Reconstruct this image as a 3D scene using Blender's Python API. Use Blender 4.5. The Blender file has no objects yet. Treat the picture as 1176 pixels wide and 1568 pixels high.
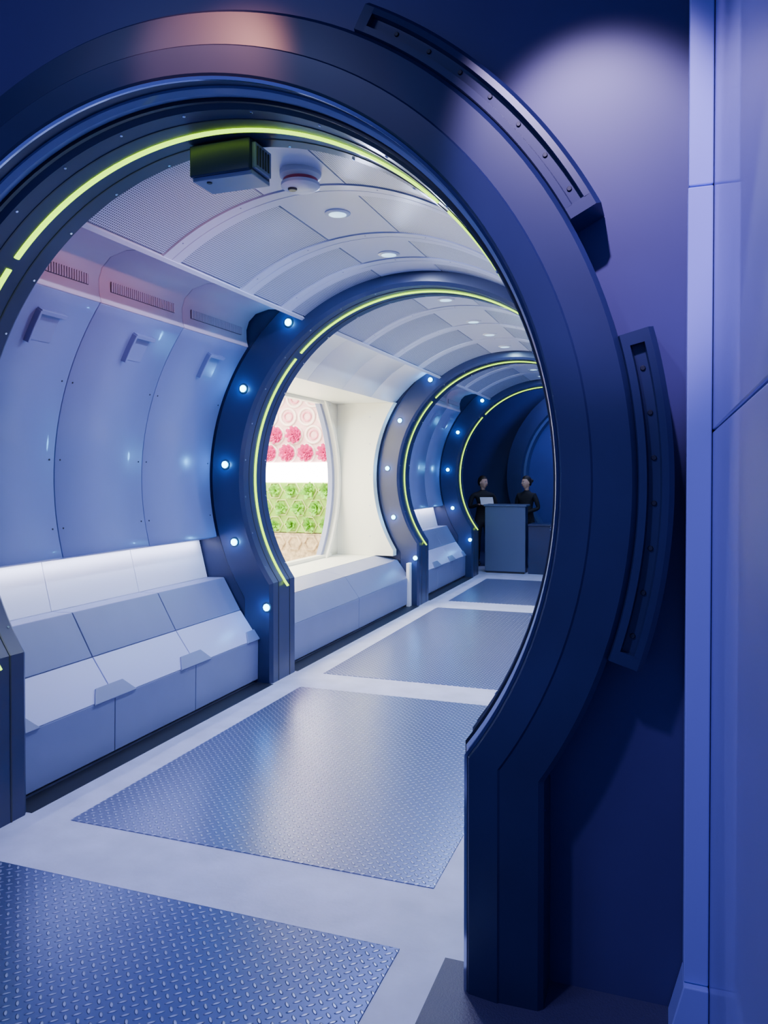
import bpy, math, random
import bmesh
from mathutils import Vector, Matrix
random.seed(4)
sc = bpy.context.scene
COL = sc.collection
CX, ZC = -1.815, 1.67
RA = math.radians

# ------------------------------------------------------------ materials
def mat(name, base, rough=0.5, metal=0.0, spec=0.5, emit=None, estr=0.0, noise=0.0, nscale=8.0, bump=0.0, bscale=60.0, coat=0.0):
    m = bpy.data.materials.new(name); m.use_nodes = True
    nt = m.node_tree; b = nt.nodes['Principled BSDF']
    b.inputs['Base Color'].default_value = (*base, 1)
    b.inputs['Roughness'].default_value = rough
    b.inputs['Metallic'].default_value = metal
    b.inputs['Specular IOR Level'].default_value = spec
    b.inputs['Coat Weight'].default_value = coat
    if emit:
        b.inputs['Emission Color'].default_value = (*emit, 1)
        b.inputs['Emission Strength'].default_value = estr
    if noise > 0:
        tc = nt.nodes.new('ShaderNodeNewGeometry')
        n = nt.nodes.new('ShaderNodeTexNoise'); n.inputs['Scale'].default_value = nscale; n.inputs['Detail'].default_value = 5
        nt.links.new(tc.outputs['Position'], n.inputs['Vector'])
        r = nt.nodes.new('ShaderNodeMapRange')
        r.inputs['From Min'].default_value = .3; r.inputs['From Max'].default_value = .7
        r.inputs['To Min'].default_value = 1 - noise; r.inputs['To Max'].default_value = 1 + noise
        nt.links.new(n.outputs['Fac'], r.inputs['Value'])
        v = nt.nodes.new('ShaderNodeVectorMath'); v.operation = 'SCALE'
        v.inputs[0].default_value = base
        nt.links.new(r.outputs['Result'], v.inputs['Scale'])
        nt.links.new(v.outputs['Vector'], b.inputs['Base Color'])
    if bump > 0:
        tc = nt.nodes.new('ShaderNodeNewGeometry')
        n = nt.nodes.new('ShaderNodeTexNoise'); n.inputs['Scale'].default_value = bscale; n.inputs['Detail'].default_value = 4
        nt.links.new(tc.outputs['Position'], n.inputs['Vector'])
        bp = nt.nodes.new('ShaderNodeBump'); bp.inputs['Strength'].default_value = bump; bp.inputs['Distance'].default_value = .01
        nt.links.new(n.outputs['Fac'], bp.inputs['Height']); nt.links.new(bp.outputs['Normal'], b.inputs['Normal'])
    return m

def M(nt, op, a, b=None, c=None):
    n = nt.nodes.new('ShaderNodeMath'); n.operation = op
    for i, x in enumerate((a, b, c)):
        if x is None: continue
        if isinstance(x, (int, float)): n.inputs[i].default_value = x
        else: nt.links.new(x, n.inputs[i])
    return n.outputs[0]

def tread_mat(name, lo, hi, rough):
    m = mat(name, lo, rough=rough, metal=.7)
    nt = m.node_tree; b = nt.nodes['Principled BSDF']
    g = nt.nodes.new('ShaderNodeNewGeometry'); s = nt.nodes.new('ShaderNodeSeparateXYZ')
    nt.links.new(g.outputs['Position'], s.inputs[0])
    c = .7071/.034
    u = M(nt, 'ADD', M(nt, 'MULTIPLY', s.outputs[0], c), M(nt, 'MULTIPLY', s.outputs[1], c))
    v = M(nt, 'SUBTRACT', M(nt, 'MULTIPLY', s.outputs[0], c), M(nt, 'MULTIPLY', s.outputs[1], c))
    cu = M(nt, 'FLOOR', u); cv = M(nt, 'FLOOR', v)
    fu = M(nt, 'SUBTRACT', M(nt, 'SUBTRACT', u, cu), .5); fv = M(nt, 'SUBTRACT', M(nt, 'SUBTRACT', v, cv), .5)
    par = M(nt, 'FLOORED_MODULO', M(nt, 'ADD', cu, cv), 2.0)
    ip = M(nt, 'SUBTRACT', 1.0, par)
    a = M(nt, 'ADD', M(nt, 'MULTIPLY', fu, par), M(nt, 'MULTIPLY', fv, ip))
    d = M(nt, 'ADD', M(nt, 'MULTIPLY', fv, par), M(nt, 'MULTIPLY', fu, ip))
    a2 = M(nt, 'POWER', M(nt, 'ABSOLUTE', M(nt, 'DIVIDE', a, .47)), 2.0)
    d2 = M(nt, 'POWER', M(nt, 'ABSOLUTE', M(nt, 'DIVIDE', d, .18)), 2.0)
    h = M(nt, 'MAXIMUM', M(nt, 'SUBTRACT', 1.0, M(nt, 'ADD', a2, d2)), 0.0)
    h = M(nt, 'MINIMUM', M(nt, 'MULTIPLY', h, 1.5), 1.0)
    mx = nt.nodes.new('ShaderNodeMix'); mx.data_type = 'RGBA'
    mx.inputs[6].default_value = (*lo, 1); mx.inputs[7].default_value = (*hi, 1)  # ridges coloured lighter: polished wear, and glints painted into the base colour
    nt.links.new(h, mx.inputs[0]); nt.links.new(mx.outputs[2], b.inputs['Base Color'])
    bp = nt.nodes.new('ShaderNodeBump'); bp.inputs['Strength'].default_value = 1; bp.inputs['Distance'].default_value = .007
    nt.links.new(h, bp.inputs['Height']); nt.links.new(bp.outputs['Normal'], b.inputs['Normal'])
    return m

def perf_mat():
    m = mat('perforated_panel', (.42, .46, .62), rough=.45, metal=.2)
    nt = m.node_tree; b = nt.nodes['Principled BSDF']
    g = nt.nodes.new('ShaderNodeNewGeometry'); s = nt.nodes.new('ShaderNodeSeparateXYZ')
    nt.links.new(g.outputs['Position'], s.inputs[0])
    x = M(nt, 'SUBTRACT', s.outputs[0], CX); z = M(nt, 'SUBTRACT', s.outputs[2], ZC)
    ang = M(nt, 'ARCTAN2', x, z)
    sp = .0135
    u = M(nt, 'MULTIPLY', ang, 1.56/sp); v = M(nt, 'DIVIDE', s.outputs[1], sp)
    fu = M(nt, 'SUBTRACT', M(nt, 'FRACT', u), .5); fv = M(nt, 'SUBTRACT', M(nt, 'FRACT', v), .5)
    r2 = M(nt, 'ADD', M(nt, 'MULTIPLY', fu, fu), M(nt, 'MULTIPLY', fv, fv))
    hole = M(nt, 'LESS_THAN', r2, .09)
    mx = nt.nodes.new('ShaderNodeMix'); mx.data_type = 'RGBA'
    mx.inputs[6].default_value = (.50, .53, .70, 1); mx.inputs[7].default_value = (.03, .04, .09, 1)
    nt.links.new(hole, mx.inputs[0]); nt.links.new(mx.outputs[2], b.inputs['Base Color'])
    return m

MAT = dict(
 navy = mat('navy_paint', (.018, .024, .085), .36, noise=.12, nscale=3),
 navy2 = mat('navy_satin', (.020, .028, .095), .30, noise=.1, nscale=3),
 purplewall = mat('purple_wall', (.052, .047, .17), .42, noise=.06, nscale=2),
 panel = mat('wall_panel_paint', (.20, .235, .48), .33, noise=.04, nscale=2, coat=.15),
 cove = mat('cove_paint', (.66, .50, .62), .4),
 ceil = mat('ceiling_smooth', (.56, .58, .75), .4),
 perf = perf_mat(),
 white = mat('white_laminate', (.82, .84, .97), .35),
 header = mat('header_laminate', (.76, .78, .88), .4),
 cream = mat('cream_laminate', (.92, .90, .78), .4),
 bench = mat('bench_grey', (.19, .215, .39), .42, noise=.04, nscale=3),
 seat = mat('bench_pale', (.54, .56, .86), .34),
 concrete = mat('concrete', (.55, .56, .78), .5, noise=.12, nscale=5, bump=.1),
 dark = mat('dark_floor', (.010, .012, .03), .5),
 carpet = mat('dark_vinyl', (.055, .05, .13), .5, bump=.3, bscale=180),
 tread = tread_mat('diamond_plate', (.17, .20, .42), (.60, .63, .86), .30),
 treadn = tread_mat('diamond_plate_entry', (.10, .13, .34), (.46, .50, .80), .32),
 black = mat('black_plastic', (.015, .017, .03), .4),
 chrome = mat('chrome', (.6, .65, .8), .15, metal=1),
 lilac = mat('lilac_trim', (.33, .35, .84), .38),
 lilac2 = mat('lilac_panel', (.24, .23, .64), .3, noise=.05, nscale=2, coat=.3),
 led = mat('led_lime', (.02, .03, 0), .4, emit=(.50, 1, .0), estr=3.6),
 blue = mat('lamp_blue', (.1, .4, .8), .3, emit=(.08, .52, 1), estr=20),
 down = mat('downlight_lens', (.6, .8, 1), .3, emit=(.40, .75, 1), estr=2),
 fixture = mat('fixture_white', (.7, .7, .78), .4),
 redband = mat('detector_red', (.5, .05, .12), .4),
 slot = mat('grille_dark', (.05, .04, .08), .6),
 lightbox = mat('lightbox', (1, 1, 1), .5, emit=(1, .98, .90), estr=18),
 pinkbg = mat('pink_panel', (.72, .42, .48), .5, noise=.12, nscale=9),
 ringcream = mat('pod_rim', (.84, .68, .70), .4),
 rose = mat('rose_petals', (.58, .02, .20), .5, noise=.3, nscale=30),
 rose2 = mat('pale_rose', (.68, .22, .34), .5, noise=.2, nscale=20),
 green = mat('leaf_green', (.14, .42, .01), .5, noise=.5, nscale=25),
 greenbg = mat('green_panel', (.22, .42, .03), .5, noise=.2, nscale=12),
 greenrim = mat('green_pod_rim', (.42, .52, .16), .5),
 brown = mat('substrate_brown', (.50, .36, .24), .7, noise=.4, nscale=20, bump=.6, bscale=25),
 bluewall = mat('deep_blue_wall', (.035, .05, .20), .5, noise=.1, nscale=1.5),
 counter = mat('counter_grey', (.08, .105, .20), .4),
 cloth = mat('black_cloth', (.010, .010, .018), .8, bump=.3, bscale=90),
 skin = mat('skin', (.66, .40, .31), .5),
 hair = mat('dark_hair', (.02, .013, .012), .5, bump=.4, bscale=120),
 shoe = mat('shoe_black', (.01, .01, .012), .35),
 tablet = mat('tablet_shell', (.4, .45, .55), .35),
 mouth = mat('lips', (.5, .15, .15), .5),
)

# ------------------------------------------------------------ helpers
def empty(name, loc=(0, 0, 0)):
    e = bpy.data.objects.new(name, None); e.location = loc; e.empty_display_size = .1
    COL.objects.link(e); return e

def link(name, me, m, parent=None, smooth=None):
    o = bpy.data.objects.new(name, me); COL.objects.link(o)
    if m is not None: me.materials.append(MAT[m])
    if parent is not None:
        o.parent = parent; o.matrix_parent_inverse = Matrix.Translation(-Vector(parent.location))
    if smooth is not None:
        me.shade_smooth(); me.set_sharp_from_angle(angle=RA(smooth))
    return o

def fixn(me):
    bm = bmesh.new(); bm.from_mesh(me); bmesh.ops.recalc_face_normals(bm, faces=bm.faces); bm.to_mesh(me); bm.free()

def mesh(name, vs, fs, m, parent=None, smooth=None):
    me = bpy.data.meshes.new(name); me.from_pydata([tuple(v) for v in vs], [], fs); me.update(); fixn(me)
    return link(name, me, m, parent, smooth)

def bevel(o, w=.005, seg=2):
    b = o.modifiers.new('bev', 'BEVEL'); b.width = w; b.segments = seg; b.limit_method = 'ANGLE'; b.angle_limit = RA(35); return o

def box(name, x0, x1, y0, y1, z0, z1, m, parent=None, bev=.004):
    vs = [(x, y, z) for x in (x0, x1) for y in (y0, y1) for z in (z0, z1)]
    fs = [(0, 1, 3, 2), (4, 6, 7, 5), (0, 4, 5, 1), (2, 3, 7, 6), (0, 2, 6, 4), (1, 5, 7, 3)]
    o = mesh(name, vs, fs, m, parent)
    if bev: bevel(o, bev)
    return o

def prism_y(name, poly, y0, y1, m, parent=None, bev=.004, smooth=None):
    n = len(poly)
    vs = [(x, y0, z) for x, z in poly] + [(x, y1, z) for x, z in poly]
    fs = [tuple(range(n)), tuple(range(n, 2*n))] + [(i, (i+1) % n, n+(i+1) % n, n+i) for i in range(n)]
    o = mesh(name, vs, fs, m, parent, smooth)
    if bev: bevel(o, bev)
    return o

def sheet_y(name, pts, y0, y1, m, parent=None, thick=.015, smooth=30, bev=.003):
    n = len(pts)
    vs = [(x, y0, z) for x, z in pts] + [(x, y1, z) for x, z in pts]
    fs = [(i, i+1, n+i+1, n+i) for i in range(n-1)]
    me = bpy.data.meshes.new(name); me.from_pydata(vs, [], fs); me.update()
    o = link(name, me, m, parent, smooth)
    s = o.modifiers.new('sol', 'SOLIDIFY'); s.thickness = thick; s.offset = 0
    if bev: bevel(o, bev, 1)
    return o

def arcpts(r, a0, a1, n):
    return [(CX + r*math.cos(RA(a0+(a1-a0)*i/n)), ZC + r*math.sin(RA(a0+(a1-a0)*i/n))) for i in range(n+1)]

def hpath(r, xr, n=96):
    e = math.degrees(math.acos(min(1, xr/r)))
    ze = ZC - r*math.sin(RA(e))
    return [(CX+xr, 0.0), (CX+xr, ze*.5)] + arcpts(r, -e, 180+e, n) + [(CX-xr, ze*.5), (CX-xr, 0.0)]

def sweep_ring(name, sect, xfn, m, parent=None, closed=True, n=96, smooth=25):
    vs, fs = [], []; P = None
    for r, y in sect:
        p = hpath(r, xfn(r), n); P = len(p)
        vs += [(x, y, z) for x, z in p]
    S = len(sect)
    for j in range(S if closed else S-1):
        a = j*P; b = ((j+1) % S)*P
        fs += [(a+i, a+i+1, b+i+1, b+i) for i in range(P-1)]
    if closed:
        fs.append(tuple(j*P for j in range(S))); fs.append(tuple(j*P+P-1 for j in range(S)))
    return mesh(name, vs, fs, m, parent, smooth)

def arc_sweep(name, sect, a0, a1, m, parent=None, n=24, smooth=25, cx=None, bev=0):
    vs, fs = [], []; P = n+1
    for r, y in sect:
        vs += [(x, y, z) for x, z in arcpts(r, a0, a1, n)]
    S = len(sect)
    for j in range(S):
        a = j*P; b = ((j+1) % S)*P
        fs += [(a+i, a+i+1, b+i+1, b+i) for i in range(P-1)]
    fs.append(tuple(j*P for j in range(S))); fs.append(tuple(j*P+P-1 for j in range(S)))
    o = mesh(name, vs, fs, m, parent, smooth)
    if bev: bevel(o, bev)
    return o

def discs(name, items, m, parent=None, seg=20, dome=0.35):
    vs, fs = [], []
    for c, nrm, r, h in items:
        c = Vector(c); q = Vector(nrm).normalized().to_track_quat('Z', 'Y')
        b = len(vs)
        rings = [(r, 0), (r, h*.6), (r*.8, h), ]
        for rr, hh in rings:
            for k in range(seg):
                t = 2*math.pi*k/seg
                vs.append(c + q @ Vector((rr*math.cos(t), rr*math.sin(t), hh)))
        for j in range(2):
            for k in range(seg):
                fs.append((b+j*seg+k, b+j*seg+(k+1) % seg, b+(j+1)*seg+(k+1) % seg, b+(j+1)*seg+k))
        fs.append(tuple(b+2*seg+k for k in range(seg)))
    return mesh(name, vs, fs, m, parent, 40)

def lamp(name, kind, loc, energy, color, parent=None, size=.1, size_y=None, target=None, spot=60, blend=.6, shape='DISK'):
    l = bpy.data.lights.new(name, kind); l.energy = energy; l.color = color
    if kind == 'AREA':
        l.shape = 'RECTANGLE' if size_y else shape; l.size = size
        if size_y: l.size_y = size_y
    else:
        l.shadow_soft_size = size
    if kind == 'SPOT': l.spot_size = RA(spot); l.spot_blend = blend
    o = bpy.data.objects.new(name, l); COL.objects.link(o); o.location = loc
    if target is not None:
        o.rotation_euler = (Vector(target)-Vector(loc)).to_track_quat('-Z', 'Y').to_euler()
    if parent is not None:
        o.parent = parent; o.matrix_parent_inverse = Matrix.Translation(-Vector(parent.location))
    return o

def hole_wall(name, y, x0, x1, ztop, r, xr, m, parent=None, thick=.03, n=72):
    xs = [x0] + [CX - r*math.cos(math.pi*i/n) for i in range(n+1)] + [x1]
    xs += [CX-xr, CX+xr]; xs = sorted(set(round(v, 5) for v in xs))
    vs, fs = [], []
    def quad(xa, za0, za1, xb, zb0, zb1):
        b = len(vs)
        vs.extend([(xa, y, za0), (xb, y, zb0), (xb, y, zb1), (xa, y, za1)]); fs.append((b, b+1, b+2, b+3))
    for xa, xb in zip(xs[:-1], xs[1:]):
        mid = (xa+xb)/2
        if abs(mid-CX) >= r-1e-5:
            quad(xa, 0, ZC, xb, 0, ZC); quad(xa, ZC, ztop, xb, ZC, ztop); continue
        f = lambda x: math.sqrt(max(0, r*r-(x-CX)**2)) if abs(x-CX) < r-2e-5 else 0.0
        quad(xa, ZC+f(xa), ztop, xb, ZC+f(xb), ztop)
        if abs(mid-CX) > xr:
            quad(xa, 0, ZC-f(xa), xb, 0, ZC-f(xb))
    me = bpy.data.meshes.new(name); me.from_pydata(vs, [], fs); me.update()
    bm = bmesh.new(); bm.from_mesh(me); bmesh.ops.remove_doubles(bm, verts=bm.verts, dist=1e-4)
    bmesh.ops.recalc_face_normals(bm, faces=bm.faces); bm.to_mesh(me); bm.free()
    o = link(name, me, m, parent)
    s = o.modifiers.new('sol', 'SOLIDIFY'); s.thickness = thick; s.offset = 0
    return o

# ------------------------------------------------------------ floor
fl = empty('floor')
box('slab', -6.6, 2.2, -2.0, 17.2, -.12, 0, 'concrete', fl, 0)
plates = [(-.6, 2.615), (3.05, 5.61), (6.055, 9.573), (10.12, 12.5)]
for i, (a, b) in enumerate(plates):
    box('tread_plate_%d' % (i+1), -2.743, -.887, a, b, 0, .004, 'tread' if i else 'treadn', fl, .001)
for i, (a, b) in enumerate([(3.05, 5.61), (6.055, 9.6), (10.08, 12.6)]):
    box('edge_gap_l%d' % i, -3.14, -2.985, a, b, 0, .003, 'dark', fl, 0)
    box('edge_gap_r%d' % i, 2*CX+2.985, 2*CX+3.14, a, b, 0, .003, 'dark', fl, 0)
box('entry_vinyl', -.72, .14, -2.0, 2.622, 0, .003, 'carpet', fl, 0)
box('lobby_vinyl', -6.5, 2.1, 14.2, 17.1, 0, .003, 'carpet', fl, 0)

# ------------------------------------------------------------ ring frames
def xbody(r): return 1.185+(r-1.46)*.9
RINGS = [(2.62, 3.05), (5.61, 6.055), (9.6, 10.08), (12.6, 13.05)]
def led_sect(y, r=1.46, w=.015, d=.009):
    return [(r+.003, y-w), (r-d*.6, y-w), (r-d, y-w*.5), (r-d, y+w*.5), (r-d*.6, y+w), (r+.003, y+w)]
for ri, (y0, y1) in enumerate(RINGS):
    rf = empty('ring_frame', (CX, y0, 0))
    sect = [(1.46, y0+.03), (1.485, y0), (1.735, y0), (1.76, y0+.03), (1.76, y1-.03), (1.735, y1), (1.485, y1), (1.46, y1-.03)]
    sweep_ring('body', sect, xbody, 'navy2' if ri else 'navy', rf)
    ym = (y0+y1)/2
    for dy in (-.10, .10):
        s = [(1.4605, ym+dy-.006), (1.457, ym+dy-.004), (1.457, ym+dy+.004), (1.4605, ym+dy+.006)]
        sweep_ring('joint_line', s, lambda r: 1.185+(r-1.46), 'black', rf, smooth=30)
    for k, (a, b) in enumerate([(137.3, 218), (46.5, 134.8), (-38 if ri else -15, 44)]):
        arc_sweep('led_strip_%d' % k, led_sect(ym), a, b, 'led', rf, n=48)
    hole_wall('wall_bulkhead_%d' % (ri+1), y0+.03 if ri else y0+.28, CX-2.45, CX+2.45, 3.55, 1.60, xbody(1.60), 'navy', None, .03)
    its, bz = [], []
    for a in (129.5, 153, 176, 199, 220.5):
        for sgn in (1, -1):
            aa = a if sgn > 0 else 180-a
            p = (CX+1.615*math.cos(RA(aa)), y0, ZC+1.615*math.sin(RA(aa)))
            its.append((p, (0, -1, 0), .029, .018)); bz.append((p, (0, -1, 0), .042, .006))
            if ri and sgn > 0:
                lamp('glow', 'POINT', (p[0], y0-.05, p[2]), 1.3, (.06, .42, 1), rf, .02)
    if ri:
        discs('marker_lamps', its, 'blue', rf); discs('lamp_bezels', bz, 'black', rf)
    bt = []
    for a in range(-30, 211, 12):
        for yy in (y0+.05, y1-.05):
            c = math.cos(RA(a)); s = math.sin(RA(a))
            bt.append(((CX+1.46*c, yy, ZC+1.46*s), (-c, 0, -s), .007, .004))
    discs('bolts', bt, 'chrome', rf, 10)

# ------------------------------------------------------------ near portal ring
pr = empty('entrance_portal', (CX, 2.455, 0))
def xport(r): return 1.207+(r-1.5)*1.07
sweep_ring('frame', [(1.50, 2.615), (1.50, 2.475), (1.510, 2.462), (1.60, 2.447), (1.606, 2.452), (1.72, 2.455), (1.735, 2.47), (1.735, 2.615)], xport, 'navy', pr, n=128, smooth=12)
sweep_ring('chrome_bead', [(1.492, 2.485), (1.492, 2.475), (1.502, 2.470), (1.504, 2.487)], xport, 'chrome', pr, n=128)
sweep_ring('gasket', [(1.50, 2.595), (1.482, 2.595), (1.478, 2.565), (1.49, 2.54), (1.50, 2.54)], xport, 'panel', pr, n=128)
sweep_ring('gasket_black', [(1.50, 2.617), (1.47, 2.617), (1.468, 2.597), (1.50, 2.597)], xport, 'black', pr, n=128)
def rail(name, a0, a1, m='navy'):
    sect = [(1.735, 2.615), (1.735, 2.472), (1.74, 2.459), (1.762, 2.459), (1.767, 2.485), (1.800, 2.485), (1.805, 2.459), (1.825, 2.461), (1.84, 2.48), (1.84, 2.615)]
    solid = [(1.735, 2.615), (1.735, 2.472), (1.74, 2.459), (1.825, 2.461), (1.84, 2.48), (1.84, 2.615)]
    arc_sweep(name, sect, a0+1.2, a1-1.2, m, pr, 40)
    arc_sweep(name+'_end_a', solid, a0, a0+1.25, m, pr, 2)
    arc_sweep(name+'_end_b', solid, a1-1.25, a1, m, pr, 2)
    bt = []
    a = a0+3
    while a < a1-2:
        bt.append(((CX+1.783*math.cos(RA(a)), 2.486, ZC+1.783*math.sin(RA(a))), (0, -1, 0), .008, .006)); a += 4.4
    discs(name+'_bolts', bt, 'black', pr, 12)
for nm, a, b in (('rail_upper', 28, 62), ('rail_side', -18, 15)):
    rail(nm, a, b, 'navy'); rail(nm+'_mirror', 180-b, 180-a, 'navy')

# ------------------------------------------------------------ foyer
hole_wall('wall_front', 2.635, -6.0, .14, 4.4, 1.62, 1.34, 'purplewall', None, .03)
wr = empty('wall_right', (.13, 0, 0))
box('upper_panel', .13, .17, -1.8, 2.62, 1.833, 4.4, 'lilac2', wr, .004)
box('lower_panel', .13, .17, -1.8, 2.62, .0, 1.827, 'lilac2', wr, .004)
box('backing', .15, .19, -1.8, 2.66, 0, 4.4, 'black', wr, 0)
tr = empty('trim_1', (.09, 2.55, 0))
prism_y('lower_post', [(.058, .165), (.058, 2.555), (.128, 2.555), (.128, .165)], 2.50, 2.615, 'lilac', tr)
prism_y('upper_post', [(.060, 2.56), (.060, 4.38), (.128, 4.38), (.128, 2.56)], 2.505, 2.615, 'lilac', tr)
prism_y('foot', [(.015, .0), (.058, .163), (.128, .163), (.128, .0)], 2.48, 2.615, 'lilac', tr)
box('ceiling_foyer', -6.0, .19, -1.8, 2.62, 4.4, 4.45, 'navy', None, 0)
box('wall_left', -6.05, -6.0, -1.8, 2.62, 0, 4.4, 'purplewall', None, 0)

# ------------------------------------------------------------ tunnel sections
def mir(pts, s): return pts if s < 0 else [(2*CX-x, z) for x, z in pts]
cove = [(-3.213, 2.737), (-3.228, 2.80), (-3.23, 2.88), (-3.205, 2.95), (-3.14, 3.01), (-3.02, 3.04), (-2.66, 3.02)]
def wall_section(side, sname, y0, y1, seams):
    s = -1 if side == 'left' else 1
    w = empty('wall_'+side+'_'+sname, (CX+s*1.76, y0, 0))
    ys = [y0]+seams+[y1]
    low = arcpts(1.765, 195.8, 142.7, 24)
    low = [(-3.60, 1.17)] + low
    sheet_y('backing', mir([(x-.03, z) for x, z in low+cove[1:]], s), y0, y1, 'slot', w, .01)
    for i, (a, b) in enumerate(zip(ys[:-1], ys[1:])):
        sheet_y('panel_%d' % i, mir(low, s), a+.003, b-.003, 'panel', w)
        sheet_y('cove_%d' % i, mir(cove, s), a+.002, b-.002, 'cove', w)
        ga, gb = a+.10, b-.10
        vs, fs = [], []
        k = 0
        while ga+k*.02 < gb:
            yy = ga+k*.02; b0 = len(vs)
            xi = CX+s*1.394; xo = CX+s*1.405
            vs += [(x, y, z) for x in (xi, xo) for y in (yy, yy+.011) for z in (2.825, 2.885)]
            fs += [tuple(b0+q for q in f) for f in [(0, 1, 3, 2), (4, 6, 7, 5), (0, 4, 5, 1), (2, 3, 7, 6), (0, 2, 6, 4), (1, 5, 7, 3)]]
            k += 1
        mesh('grille_slats_%d' % i, vs, fs, 'cove', w)
        xg = CX+s*1.400
        box('grille_back_%d' % i, *sorted((xg, xg+s*.03)), ga, gb, 2.823, 2.887, 'slot', w, 0)
        yc = (a+b)/2+.10; th0 = 180-29.5
        for (aa, ab, ya, yb) in ((th0-3.8, th0-2.9, yc-.125, yc+.08), (th0-3.5, th0+3.0, yc-.13, yc-.105)):
            if s > 0: aa, ab = 180-ab, 180-aa
            arc_sweep('latch_lip', [(1.76, ya), (1.722, ya+.004), (1.722, yb-.004), (1.76, yb)], aa, ab, 'panel', w, 6, bev=.003)
        aa, ab = th0-2.8, th0+2.5
        if s > 0: aa, ab = 180-ab, 180-aa
        arc_sweep('latch_recess', [(1.76, yc-.10), (1.753, yc-.10), (1.753, yc+.06), (1.76, yc+.06)], aa, ab, 'panel', w, 6)
        bt = []
        for yy in (a+.045, b-.045):
            for ang in (190, 176, 160):
                c, sn = math.cos(RA(ang)), math.sin(RA(ang)); c *= -s
                bt.append(((CX+1.757*c, yy, ZC+1.757*sn), (-c, 0, -sn), .006, .003))
        discs('screws_%d' % i, bt, 'black', w, 8)
    return w

def bench_section(side, y0, y1, seams, full=True):
    s = -1 if side == 'left' else 1
    w = empty('bench', (CX+s*1.4, y0, 0))
    B, C, D, F = (-3.12, .36), (-3.285, .585), (-3.44, .85), (-3.69, 1.20)
    ys = [y0]+seams+[y1]
    for i, (a, b) in enumerate(zip(ys[:-1], ys[1:])):
        a += .003; b -= .003
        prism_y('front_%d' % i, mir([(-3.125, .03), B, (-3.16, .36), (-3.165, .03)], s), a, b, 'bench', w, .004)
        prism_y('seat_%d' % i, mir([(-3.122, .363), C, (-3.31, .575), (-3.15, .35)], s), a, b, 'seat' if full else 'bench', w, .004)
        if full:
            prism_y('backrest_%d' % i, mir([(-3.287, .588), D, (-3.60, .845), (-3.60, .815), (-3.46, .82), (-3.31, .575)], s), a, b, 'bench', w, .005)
            prism_y('backlit_panel_%d' % i, mir([(-3.60, .845), F, (-3.72, 1.2), (-3.63, .83)], s), a, b, 'white', w, .003)
        else:
            prism_y('sill_%d' % i, mir([(-3.287, .588), (-3.56, .65), (-3.56, .62), (-3.31, .56)], s), a, b, 'bench', w, .004)
    for yy in [y0]+seams+[y1]:
        if not full: break
        def P(t, y, lift):
            x = -3.122+(-3.285+3.122)*t; z = .363+(.585-.363)*t
            x += .8*lift; z += .6*lift
            if s > 0: x = 2*CX-x
            return (x, y, z)
        ya0, yb0, ya1, yb1 = max(y0, yy-.19), min(y1, yy+.19), max(y0, yy-.12), min(y1, yy+.12)
        vs = []
        for L in (-.004, .012):
            vs += [P(-.04, ya0, L), P(-.04, yb0, L), P(.30, yb1, L), P(.30, ya1, L)]
        fs = [(0, 1, 2, 3), (4, 5, 6, 7)]+[(i, (i+1) % 4, 4+(i+1) % 4, 4+i) for i in range(4)]
        bevel(mesh('hinge_tab', vs, fs, 'bench', w), .003)
    prism_y('plinth', mir([(-3.17, 0), (-3.17, .34), (-3.30, .55), (-3.55, .60), (-3.55, 0)], s), y0+.01, y1-.01, 'black', w, 0)
    if full:
        x = -3.615 if s < 0 else 2*CX+3.615
        box('cove_light_housing', *sorted((x-.03*1, x+.03)), y0+.03, y1-.03, 1.178, 1.195, 'fixture', w, 0)
        l = lamp('cove_light', 'AREA', (x, (y0+y1)/2, 1.172), 75*(y1-y0)/2.5, (.76, .78, 1), w, .04, (y1-y0-.1), target=(x, (y0+y1)/2, 0))
        l.rotation_euler = (0, RA(12)*(1 if s < 0 else -1)*-1, 0)
    return w

def ceiling_section(y0, y1, seams, downs):
    c = empty('ceiling_vault', (CX, y0, 3.23))
    ys = [y0]+seams+[y1]
    arc_sweep('deck', [(1.585, y0), (1.575, y0), (1.575, y1), (1.585, y1)], 54.5, 125.5, 'ceil', c, 48)
    for i, (a, b) in enumerate(zip(ys[:-1], ys[1:])):
        a2 = a+(.0 if i == 0 else .09); b2 = b-(.0 if i == len(ys)-2 else .09)
        for q, (t0, t1) in enumerate(((55.5, 81), (81.3, 98.7), (99, 124.5))):
            arc_sweep('perforated_%d_%d' % (i, q), [(1.575, a2), (1.562, a2), (1.562, b2), (1.575, b2)], t0, t1, 'perf' if q != 1 else 'ceil', c, 20)
    for y in seams:
        arc_sweep('rib', [(1.58, y-.085), (1.556, y-.08), (1.556, y-.004), (1.562, y), (1.556, y+.004), (1.556, y+.08), (1.58, y+.085)], 54.8, 125.2, 'ceil', c, 48)
        bt = []
        for a in range(60, 122, 15):
            bt.append(((CX+1.556*math.cos(RA(a)), y-.05, ZC+1.556*math.sin(RA(a))), (-math.cos(RA(a)), 0, -math.sin(RA(a))), .005, .002))
        discs('rib_screws', bt, 'bench', c, 8)
    for t in (54.6, 125.4):
        arc_sweep('edge_lip', [(1.60, y0), (1.548, y0), (1.548, y1), (1.60, y1)], t-.5, t+.5, 'ceil', c, 2)
    its, bz = [], []
    for y in downs:
        its.append(((CX, y, ZC+1.553), (0, 0, -1), .052, .004)); bz.append(((CX, y, ZC+1.565), (0, 0, -1), .076, .014))
    if downs:
        discs('downlight_lens', its, 'down', c, 28); discs('downlight_rim', bz, 'fixture', c, 28)
    return c

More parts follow.
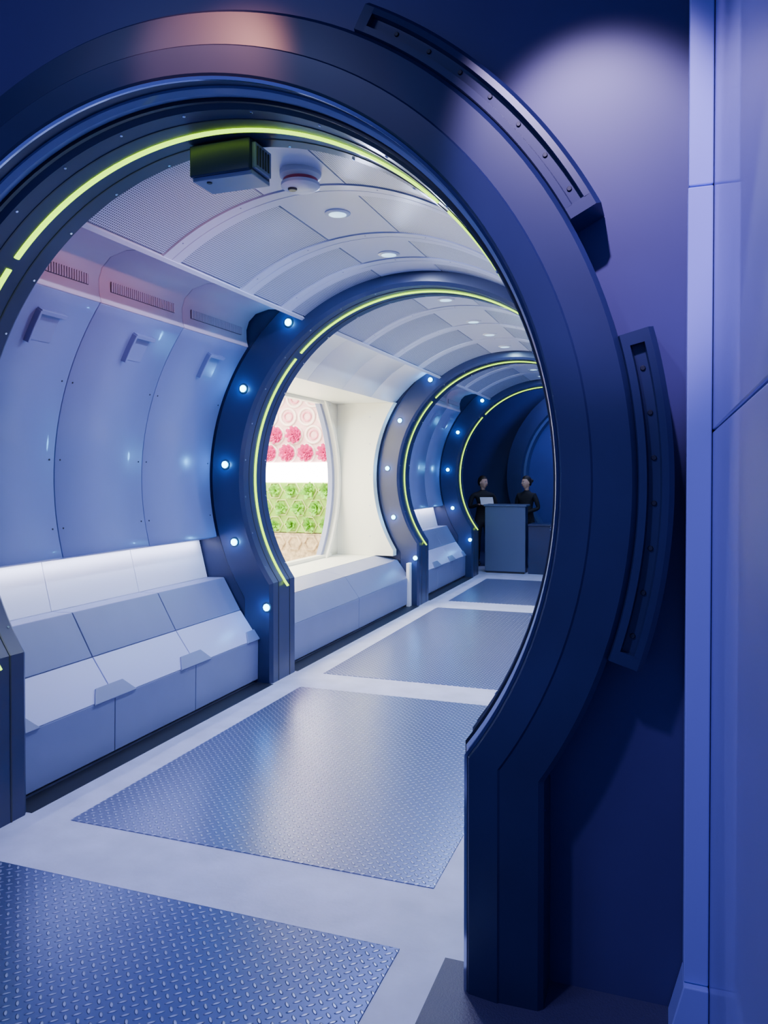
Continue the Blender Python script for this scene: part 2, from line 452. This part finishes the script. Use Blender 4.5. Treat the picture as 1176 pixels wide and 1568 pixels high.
S1 = [3.85, 4.71]; S2 = [6.95, 7.83, 8.72]; S3 = [10.92, 11.76]
wall_section('left', 'fore', 3.05, 5.61, S1); wall_section('right', 'fore', 3.05, 5.61, S1)
bench_section('left', 3.05, 5.61, S1); bench_section('right', 3.05, 5.61, S1)
wall_section('right', 'mid', 6.055, 9.6, S2)
bench_section('right', 6.055, 9.6, S2); bench_section('left', 6.055, 9.6, [7.83], full=False)
wall_section('left', 'aft', 10.08, 12.6, S3); wall_section('right', 'aft', 10.08, 12.6, S3)
bench_section('left', 10.08, 12.6, S3); bench_section('right', 10.08, 12.6, S3)
c1 = ceiling_section(3.05, 5.61, S1+[5.3], [4.216, 5.11])
c2 = ceiling_section(6.055, 9.6, S2, [6.6, 7.64, 8.4, 9.25])
c3 = ceiling_section(10.08, 12.6, S3, [10.5, 11.4, 12.2])
dl = [(4.216, 48, (.58, .65, 1)), (5.11, 42, (.54, .65, 1)), (6.6, 24, (.8, .85, 1)), (7.64, 30, (.62, .8, 1)), (8.4, 30, (.5, .76, 1)), (9.25, 22, (.42, .72, 1)),
      (10.5, 20, (.42, .58, 1)), (11.4, 20, (.40, .56, 1)), (12.2, 12, (.3, .45, 1))]
for y, e, col in dl:
    par = c1 if y < 6 else (c2 if y < 10 else c3)
    lamp('downlight_lamp', 'AREA', (CX, y, ZC+1.545), e, col, par, .10, target=(CX, y, 0))
lamp('cove_pink_fill', 'SPOT', (-.95, 3.12, 2.80), 75, (1, .46, .50), c1, .03, target=(-3.23, 3.85, 2.92), spot=46, blend=1)  # added fill, hidden behind the portal, to tint the cove pink; no fixture

# smoke detector + projector box
sd = empty('smoke_detector', (CX, 3.6, 3.22))
discs('base', [((CX+.07, 3.58, 3.235), (0, 0, -1), .105, .05)], 'fixture', sd, 36)
discs('band', [((CX+.07, 3.58, 3.19), (0, 0, -1), .088, .025)], 'redband', sd, 36)
discs('dome', [((CX+.07, 3.58, 3.17), (0, 0, -1), .098, .026)], 'fixture', sd, 36)
discs('sensor', [((CX+.035, 3.56, 3.146), (0, 0, -1), .024, .012)], 'black', sd, 20)
pb = empty('ceiling_projector_box', (-1.76, 3.0, 3.05))
box('housing', -1.945, -1.650, 2.90, 3.08, 2.985, 3.12, 'navy', pb, .006)
box('lower_tray', -1.935, -1.645, 2.91, 3.07, 2.968, 2.986, 'bench', pb, .003)
box('side_vents', -1.652, -1.632, 2.92, 3.06, 2.995, 3.105, 'bench', pb, .004)
for k in range(5):
    box('vent_rib', -1.634, -1.628, 2.93+k*.024, 2.941+k*.024, 3.01, 3.09, 'black', pb, .001)
discs('lens', [((-1.87, 2.94, 2.969), (0, 0, -1), .012, .006)], 'black', pb, 16)

# ------------------------------------------------------------ window bay
wb = empty('wall_left_mid', (-3.5, 7.8, 0))
hd = [(-3.33, 2.63), (-3.213, 2.76), (-3.06, 2.90), (-2.90, 3.0), (-2.66, 3.03)]
for a, b in zip([6.055]+S2, S2+[9.6]):
    sheet_y('header_panel', hd, a+.003, b-.003, 'header', wb)
sheet_y('header_back', [(x-.02, z+.03) for x, z in hd], 6.055, 9.6, 'slot', wb, .01)
box('bay_soffit', -4.14, -3.33, 6.055, 9.59, 2.63, 2.66, 'cream', wb, 0)
box('bay_sill', -4.14, -3.55, 6.055, 9.59, .60, .65, 'cream', wb, 0)
def cheek(name, ya, yb):
    pts = [(-4.14, .65)] + [(x, z) for x, z in arcpts(1.76, 215.4, 146.9, 24)] + [(-4.14, 2.63)]
    pts[1] = (-3.30, .65)
    prism_y(name, pts, ya, yb, 'cream', wb, .004, smooth=25)
cheek('far_cheek', 9.46, 9.59); cheek('near_cheek', 6.06, 6.20)
box('jamb_strip_near', -3.135, -3.09, 6.06, 6.13, 0, .56, 'header', wb, .004)
box('jamb_strip_far', -3.135, -3.09, 9.50, 9.59, 0, .56, 'header', wb, .004)
discs('cheek_screws', [((-3.62, 9.459, z), (0, -1, 0), .008, .004) for z in (.9, 1.3, 1.7, 2.1, 2.45)], 'fixture', wb, 10)
def ye(z): return 9.40-.42*((z-1.62)/1.0)**2
vs, fs = [], []; N = 20
zz = [.65+(2.63-.65)*i/N for i in range(N+1)]
for z in zz: vs += [(-4.12, ye(z), z), (-4.12, 9.59, z), (-4.12, 15.66-ye(z), z), (-4.12, 6.06, z)]
for i in range(N):
    a = 4*i; fs += [(a, a+1, a+5, a+4), (a+2, a+3, a+7, a+6)]
o = mesh('surround', vs, fs, 'cream', wb, 30)
s_ = o.modifiers.new('s', 'SOLIDIFY'); s_.thickness = .04
win = empty('window_1', (-4.1, 7.83, 1.6))
for nm, off, d0, d1, mm in (('frame_outer', 0, -4.10, -4.02, 'cream'), ('frame_inner', -.10, -4.14, -4.07, 'bench')):
    for mirr in (0, 1):
        vs, fs = [], []
        for z in zz:
            for dx, dy in ((d0, 0), (d1, 0), (d1, -.07), (d0, -.07)):
                y = ye(z)+off+.05+dy
                if mirr: y = 15.66-y
                vs.append((dx, y, z))
        for i in range(N):
            for k in range(4):
                fs.append((4*i+k, 4*i+(k+1) % 4, 4*i+4+(k+1) % 4, 4*i+4+k))
        fs += [(0, 1, 2, 3), (4*N, 4*N+1, 4*N+2, 4*N+3)]
        bevel(mesh(nm, vs, fs, mm, win, 30), .006)
box('frame_top', -4.14, -4.05, 6.4, 9.2, 2.59, 2.63, 'cream', win, .004)
box('frame_bottom', -4.14, -4.05, 6.4, 9.2, .65, .69, 'cream', win, .004)

gr = empty('wall_grow_room', (-5.2, 7.8, 0))
box('room_floor', -6.4, -4.14, 6.0, 9.8, .40, .45, 'cream', gr, 0)
box('room_ceiling', -6.4, -4.14, 6.0, 9.8, 2.95, 3.0, 'cream', gr, 0)
box('room_outer', -6.45, -6.4, 6.0, 9.8, .4, 3.0, 'cream', gr, 0)
box('room_near', -6.4, -4.14, 5.95, 6.0, .4, 3.0, 'cream', gr, 0)
box('room_far', -6.4, -4.0, 9.80, 9.85, .4, 3.0, 'cream', gr, 0)
lamp('grow_light', 'AREA', (-5.2, 7.9, 2.93), 290, (1, .95, .78), gr, 1.6, 2.6, target=(-5.2, 7.9, 0))
lamp('grow_light_front', 'AREA', (-4.9, 6.6, 2.6), 45, (1, .94, .78), gr, 1.2, .8, target=(-4.9, 9.6, 1.4))

pw = empty('plant_wall', (-5.1, 9.7, .45))
box('pink_panel', -6.3, -4.18, 9.72, 9.78, 1.87, 2.94, 'pinkbg', pw, .004)
box('light_band', -6.3, -4.18, 9.70, 9.78, 1.60, 1.86, 'lightbox', pw, .004)
box('green_panel', -6.3, -4.18, 9.72, 9.78, .90, 1.59, 'greenbg', pw, .004)
box('substrate', -6.3, -4.18, 9.70, 9.78, .46, .89, 'brown', pw, .004)
def torus_batch(name, cs, R, r, m, seg=22, ts=8, hexa=False):
    vs, fs = [], []
    for c in cs:
        b = len(vs)
        for i in range(seg):
            t = 2*math.pi*i/seg
            for j in range(ts):
                p = 2*math.pi*j/ts
                rr = R+r*math.cos(p)
                vs.append((c[0]+rr*math.cos(t), c[1]-r*math.sin(p), c[2]+rr*math.sin(t)))
        for i in range(seg):
            for j in range(ts):
                fs.append((b+i*ts+j, b+((i+1) % seg)*ts+j, b+((i+1) % seg)*ts+(j+1) % ts, b+i*ts+(j+1) % ts))
    return mesh(name, vs, fs, m, pw, 40 if not hexa else 20)
def petals(name, cs, R, m, layers=4):
    vs, fs = [], []
    for c in cs:
        for L in range(layers):
            k = 5+L; rad = R*(.30+.70*L/(layers-1)); off = random.random()*6
            for q in range(k):
                t = off+2*math.pi*q/k; b = len(vs)
                w = math.pi/k*1.35
                depth = .07*(1-L/layers)
                for (fr, fw, dy) in ((.25, .6, 0), (.7, 1.0, .015), (1.0, .55, .035)):
                    for sgn in (-1, 0, 1):
                        tt = t+sgn*w*fw*(.9 if fr < 1 else .7)
                        vs.append((c[0]+rad*fr*math.cos(tt), c[1]-depth-dy-(.012 if sgn == 0 else 0), c[2]+rad*fr*math.sin(tt)))
                for i in range(2):
                    for j in range(2):
                        fs.append((b+3*i+j, b+3*i+j+1, b+3*i+j+4, b+3*i+j+3))
    return mesh(name, vs, fs, m, pw, 60)
def leaves(name, cs, R, m, n=16):
    vs, fs = [], []
    for c in cs:
        for q in range(n):
            t = random.uniform(0, 6.28); el = random.uniform(.2, 1.0); L = R*random.uniform(.6, 1.05)
            d = Vector((math.cos(t)*el, -math.sqrt(max(.05, 1-el*el*.8))*.7, math.sin(t)*el))
            sd_ = d.cross(Vector((0, 1, 0))).normalized()*L*.28
            b = len(vs); cc = Vector(c)
            vs += [cc, cc+d*L*.5+sd_, cc+d*L, cc+d*L*.5-sd_, cc+d*L*.55+Vector((0, -.02, 0))]
            fs += [(b, b+1, b+4), (b+1, b+2, b+4), (b+2, b+3, b+4), (b+3, b, b+4)]
    return mesh(name, vs, fs, m, pw, 60)
pc, rc, gc, bc = [], [], [], []
for i in range(7):
    for j in range(4):
        x = -4.36-i*.285+(.10 if j % 2 else 0); z = 2.00+j*.25
        pc.append((x, 9.71, z))
        if j == 0 or (j == 1 and i >= 2): rc.append((x, 9.71, z))
    for j in range(3):
        gc.append((-4.35-i*.26+(.10 if j % 2 else 0), 9.71, 1.01+j*.235))
    bc.append((-4.33-i*.25, 9.69, .76))
torus_batch('flower_pods', pc, .115, .018, 'ringcream')
torus_batch('flower_pods_inner', pc, .06, .012, 'rose2')
petals('roses', rc, .125, 'rose', 5)
torus_batch('leaf_pods', gc, .118, .012, 'greenrim', seg=6, hexa=True)
leaves('lettuce', gc, .15, 'green', 34)
torus_batch('root_pods', bc, .10, .02, 'brown', seg=6, hexa=True)

# ------------------------------------------------------------ lobby at the far end
box('wall_back', -6.5, 2.2, 17.0, 17.1, 0, 3.8, 'bluewall', None, 0)
box('wall_lobby_left', -6.5, -6.4, 13.05, 17.0, 0, 3.8, 'bluewall', None, 0)
box('wall_lobby_right', 2.1, 2.2, 13.05, 17.0, 0, 3.8, 'bluewall', None, 0)
box('ceiling_lobby', -6.5, 2.2, 13.05, 17.0, 3.75, 3.8, 'navy', None, 0)
hole_wall('wall_lobby_front', 13.03, -6.4, 2.1, 3.76, 1.62, xbody(1.62), 'navy', None, .03)
la = empty('lobby_arch', (-1.0, 16.6, 0))
def lobby_arc(name, r0, r1, y0, y1, cx, m, a0=-20, a1=200):
    global CX
    old = CX; CX = cx
    arc_sweep(name, [(r0, y1), (r0, y0), (r1, y0), (r1, y1)], a0, a1, m, la, 64, bev=0)
    CX = old
lobby_arc('arch_dark', 1.75, 2.05, 16.3, 16.98, -1.1, 'navy', -50, 230)
lobby_arc('arch_inner', 1.70, 1.75, 16.6, 16.98, -1.1, 'counter', -50, 230)
lamp('lobby_blue_light', 'AREA', (-1.6, 15.6, 3.7), 110, (.18, .30, 1), la, .6, 2.0, target=(-1.3, 17, 2.2))
lamp('lobby_fill', 'AREA', (-2.2, 13.7, 3.6), 14, (.6, .65, 1), la, .4, target=(-2.5, 14.4, 1.3))

ct = empty('reception_counter', (-2.6, 13.5, 0))
box('front_panel', -2.95, -2.25, 13.30, 13.34, .03, 1.15, 'counter', ct, .006)
box('body', -2.93, -2.27, 13.34, 13.68, 0, 1.14, 'navy2', ct, .006)
box('top', -2.97, -2.23, 13.28, 13.70, 1.15, 1.185, 'counter', ct, .008)
box('kick', -2.93, -2.27, 13.31, 13.335, 0, .05, 'black', ct, 0)
dk = empty('side_desk', (-1.9, 13.5, 0))
box('panel', -2.21, -1.25, 13.35, 13.38, 0, .82, 'navy2', dk, .005)
box('top', -2.21, -1.23, 13.32, 13.80, .82, .855, 'navy', dk, .006)
box('side_a', -2.21, -2.18, 13.38, 13.78, 0, .82, 'navy', dk, .004)
box('side_b', -1.28, -1.25, 13.38, 13.78, 0, .82, 'navy', dk, .004)

# ------------------------------------------------------------ people
def skin_mesh(name, V, E, root=0, lvl=2):
    me = bpy.data.meshes.new(name+'_sk'); me.from_pydata([v[:3] for v in V], E, []); me.update()
    o = bpy.data.objects.new(name+'_sk', me); COL.objects.link(o)
    md = o.modifiers.new('skin', 'SKIN'); md.use_smooth_shade = True
    for i, sv in enumerate(me.skin_vertices[0].data):
        sv.radius = (V[i][3], V[i][4]); sv.use_root = (i == root)
    sb = o.modifiers.new('sub', 'SUBSURF'); sb.levels = lvl; sb.render_levels = lvl
    bpy.context.view_layer.update()
    dg = bpy.context.evaluated_depsgraph_get()
    nm = bpy.data.meshes.new_from_object(o.evaluated_get(dg))
    bpy.data.objects.remove(o); bpy.data.meshes.remove(me)
    nm.name = name
    return nm
def ell(c, r, seg=20, rg=14, fn=None):
    vs, fs = [], []
    for i in range(rg+1):
        p = math.pi*i/rg
        for j in range(seg):
            t = 2*math.pi*j/seg
            d = Vector((math.sin(p)*math.cos(t), math.sin(p)*math.sin(t), math.cos(p)))
            v = Vector((d.x*r[0], d.y*r[1], d.z*r[2]))
            if fn: v = fn(v, d)
            vs.append(v+Vector(c))
    for i in range(rg):
        for j in range(seg):
            fs.append((i*seg+j, i*seg+(j+1) % seg, (i+1)*seg+(j+1) % seg, (i+1)*seg+j))
    return vs, fs
def add(name, me, m, par):
    o = bpy.data.objects.new(name, me); COL.objects.link(o); o.parent = par
    me.materials.clear(); me.materials.append(MAT[m]); me.shade_smooth(); return o
def part(name, vf, m, par):
    me = bpy.data.meshes.new(name); me.from_pydata([tuple(v) for v in vf[0]], [], vf[1]); me.update(); fixn(me)
    return add(name, me, m, par)
def hand(name, wrist, direction, side, par):
    d = Vector(direction).normalized(); up = Vector((0, 0, 1))
    lat = d.cross(up).normalized()*side
    up2 = lat.cross(d).normalized()
    if up2.z < 0: up2 = -up2
    W = Vector(wrist)
    V = [(*(W-d*.02), .021, .019), (*(W+d*.01), .024, .017)]; E = [(0, 1)]
    for k, (off, L) in enumerate(((.031, .068), (.0105, .076), (-.0105, .072), (-.030, .056))):
        a = W+d*.045+lat*off*.8; V.append((*a, .013, .014)); E.append((1, len(V)-1))
        b = W+d*.085+lat*off; V.append((*b, .0105, .0105)); E.append((len(V)-2, len(V)-1))
        p1 = b+d*L*.42-up2*.008; p2 = b+d*L*.72-up2*.026; p3 = b+d*L*.88-up2*.046
        for p, r in ((p1, .0092), (p2, .0085), (p3, .007)):
            V.append((*p, r, r)); E.append((len(V)-2, len(V)-1))
    t0 = W+d*.03+lat*.034; t1 = W+d*.06+lat*.054-up2*.01; t2 = W+d*.088+lat*.058-up2*.022
    V.append((*t0, .013, .013)); E.append((1, len(V)-1))
    for p, r in ((t1, .0105), (t2, .0085)):
        V.append((*p, r, r)); E.append((len(V)-2, len(V)-1))
    o = add(name, skin_mesh(name, V, E, 0, 1), 'skin', par)
    q = Matrix((lat, d, up2)).transposed()
    vf = ell((0, 0, 0), (.040, .048, .014), 16, 10); vf = ([q @ v + W+d*.045 for v in vf[0]], vf[1])
    part(name+'_palm', vf, 'skin', o); return o
def person(name, loc, rot, H=1.64, arms=None, head_turn=0, bun=True, female=True):
    P = empty(name, loc); P.rotation_euler = (0, 0, rot)
    k = H/1.64; sw = .165 if female else .19
    V = [(0, 0, .90, .150, .105), (0, 0, 1.04, .118, .088), (0, -.006, 1.18, .135, .10), (0, 0, 1.29, .130, .086), (0, .004, 1.355, .082, .060), (0, .004, 1.405, .052, .050)]
    E = [(0, 1), (1, 2), (2, 3), (3, 4), (4, 5)]
    for s in (-1, 1):
        el, wr = arms[0 if s < 0 else 1]
        b = len(V)
        V += [(s*sw*.93, 0, 1.305, .052, .054), (s*sw*1.15, 0, 1.23, .048, .050), (*el, .041, .041), (*wr, .031, .029)]
        E += [(3, b), (b, b+1), (b+1, b+2), (b+2, b+3)]
        b = len(V)
        V += [(s*.092, 0, .80, .090, .095), (s*.10, -.005, .49, .062, .065), (s*.10, .012, .30, .055, .060), (s*.10, .01, .08, .045, .047)]
        E += [(0, b), (b, b+1), (b+1, b+2), (b+2, b+3)]
    add('clothed_body', skin_mesh('clothed_body', V, E, 0, 2), 'cloth', P)
    add('neck', skin_mesh('neck', [(0, .008, 1.37, .048, .048), (0, .002, 1.43, .044, .046), (0, -.004, 1.50, .046, .05)], [(0, 1), (1, 2)], 0, 1), 'skin', P)
    for s in (-1, 1):
        vf = ell((s*.10, -.055, .045), (.046, .135, .05), fn=lambda v, d: Vector((v.x, v.y, max(v.z, -.045)*(1 if v.y > -.02 else .75))))
        part('shoe', vf, 'shoe', P)
        el, wr = arms[0 if s < 0 else 1]
        dr = Vector(wr)-Vector(el); dr.normalize()
        hand('hand', Vector(wr)+dr*.008, dr, -s, P)
    Hd = bpy.data.objects.new('head', None); COL.objects.link(Hd); Hd.parent = P; Hd.location = (0, -.012, 1.535); Hd.rotation_euler = (0, 0, head_turn)
    def hf(v, d):
        if d.z < 0:
            f = 1-.30*(-d.z)**1.6
            v = Vector((v.x*f, v.y*(1-.10*(-d.z)), v.z))
            if d.y < 0: v.y -= .010*(-d.z)
        if d.y < -.6: v.y += .004
        ex = abs(v.x)-.030
        if d.y < -.3: v.y += .008*math.exp(-(ex/.014)**2-((v.z-.008)/.013)**2)
        return v
    part('face', ell((0, 0, 0), (.072, .094, .112), 40, 30, hf), 'skin', Hd)
    nv = [(0, -.085, .020), (-.008, -.086, -.005), (.008, -.086, -.005), (-.015, -.084, -.027), (.015, -.084, -.027), (0, -.112, -.022), (0, -.100, .0), (0, -.084, -.033)]
    nf = [(0, 1, 6), (0, 6, 2), (1, 3, 5), (1, 5, 6), (2, 6, 5), (2, 5, 4), (3, 7, 5), (5, 7, 4)]
    part('nose', (nv, nf), 'skin', Hd)
    for s in (-1, 1):
        part('eye', ell((s*.029, -.076, .006), (.0125, .0085, .0065), 12, 8), 'fixture', Hd)
        part('iris', ell((s*.029, -.0835, .006), (.0055, .002, .0055), 10, 6), 'hair', Hd)
        part('brow', ell((s*.030, -.086, .024), (.017, .004, .003), 12, 6), 'hair', Hd)
        part('ear', ell((s*.071, .008, -.006), (.009, .017, .028), 12, 10), 'skin', Hd)
    part('lips', ell((0, -.088, -.052), (.020, .006, .006), 14, 8), 'mouth', Hd)
    def hair_fn(v, d):
        hl = .50 if d.y < -.35 else (.50-(d.y+.35)*1.9)
        hl = max(hl, -.62)
        if d.z < hl: v = v*.84
        return v
    part('hair', ell((0, .008, .012), (.081, .100, .117), 44, 34, hair_fn), 'hair', Hd)
    if bun:
        part('hair_bun', ell((0, .112, .030), (.038, .034, .038), 16, 12), 'hair', Hd)
    P.scale = (k, k, k)
    return P

person('standing_woman', (-2.40, 14.32, .003), RA(-20), 1.66,
       arms=[((-.225, .04, 1.07), (-.10, -.18, 1.00)), ((.225, .04, 1.07), (.10, -.18, 1.00))], head_turn=RA(-25))
pm = person('standing_man', (-3.22, 14.34, .003), RA(25), 1.66,
       arms=[((-.245, 0, 1.07), (-.125, -.22, 1.13)), ((.245, 0, 1.07), (.125, -.22, 1.13))], head_turn=RA(40), bun=False, female=False)
tb = bpy.data.objects.new('tablet', None)
COL.objects.link(tb); tb.parent = pm
me = bpy.data.meshes.new('tablet_case')
X, Y, Z = .12, .006, .085
vv = [(x, y, z) for x in (-X, X) for y in (-Y, Y) for z in (-Z, Z)]
me.from_pydata(vv, [], [(0, 1, 3, 2), (4, 6, 7, 5), (0, 4, 5, 1), (2, 3, 7, 6), (0, 2, 6, 4), (1, 5, 7, 3)]); me.update(); fixn(me)
to = bpy.data.objects.new('tablet_case', me); COL.objects.link(to); to.parent = tb; me.materials.append(MAT['tablet']); bevel(to, .004)
tb.location = (0, -.325, 1.20); tb.rotation_euler = (RA(-40), 0, 0)

# ------------------------------------------------------------ foyer lamps
lamp('foyer_blue_lamp', 'AREA', (-2.6, .3, 4.3), 52, (.38, .46, 1), None, 1.2, 1.2, target=(-1.5, 2.3, .2))
lamp('foyer_violet_spot', 'SPOT', (-.45, .7, 4.2), 620, (.62, .50, 1), None, .05, target=(-.20, 2.62, 2.52), spot=25, blend=.6)
lamp('foyer_wall_washer', 'SPOT', (-1.3, .5, 4.0), 260, (.52, .52, 1), None, .1, target=(.13, 2.0, 1.5), spot=42, blend=.9)
lamp('portal_copper_fill', 'SPOT', (-1.9, 1.0, 4.0), 290, (1, .38, .26), None, .06, target=(-1.60, 2.45, 3.20), spot=24, blend=.8)  # added warm fill imitating a copper reflection on top of the portal ring
lamp('foyer_floor_fill', 'SPOT', (-2.2, 1.2, 4.2), 170, (.62, .62, 1), None, .2, target=(-2.0, 2.6, 0), spot=44, blend=1)  # unseen fill added to brighten the concrete near the portal

w = bpy.data.worlds.new('World'); sc.world = w; w.use_nodes = True
w.node_tree.nodes['Background'].inputs[0].default_value = (.13, .18, .80, 1)
w.node_tree.nodes['Background'].inputs[1].default_value = .58

# ------------------------------------------------------------ camera
cam = bpy.data.cameras.new('camera'); co = bpy.data.objects.new('camera', cam); COL.objects.link(co)
cam.sensor_fit = 'VERTICAL'; cam.sensor_height = 36; cam.lens = 36*1192/1568
cam.clip_start = .02
co.location = (0, 0, 1.7); co.rotation_euler = (RA(90-.9), 0, RA(19.9)); cam.shift_y = -.0245
sc.camera = co
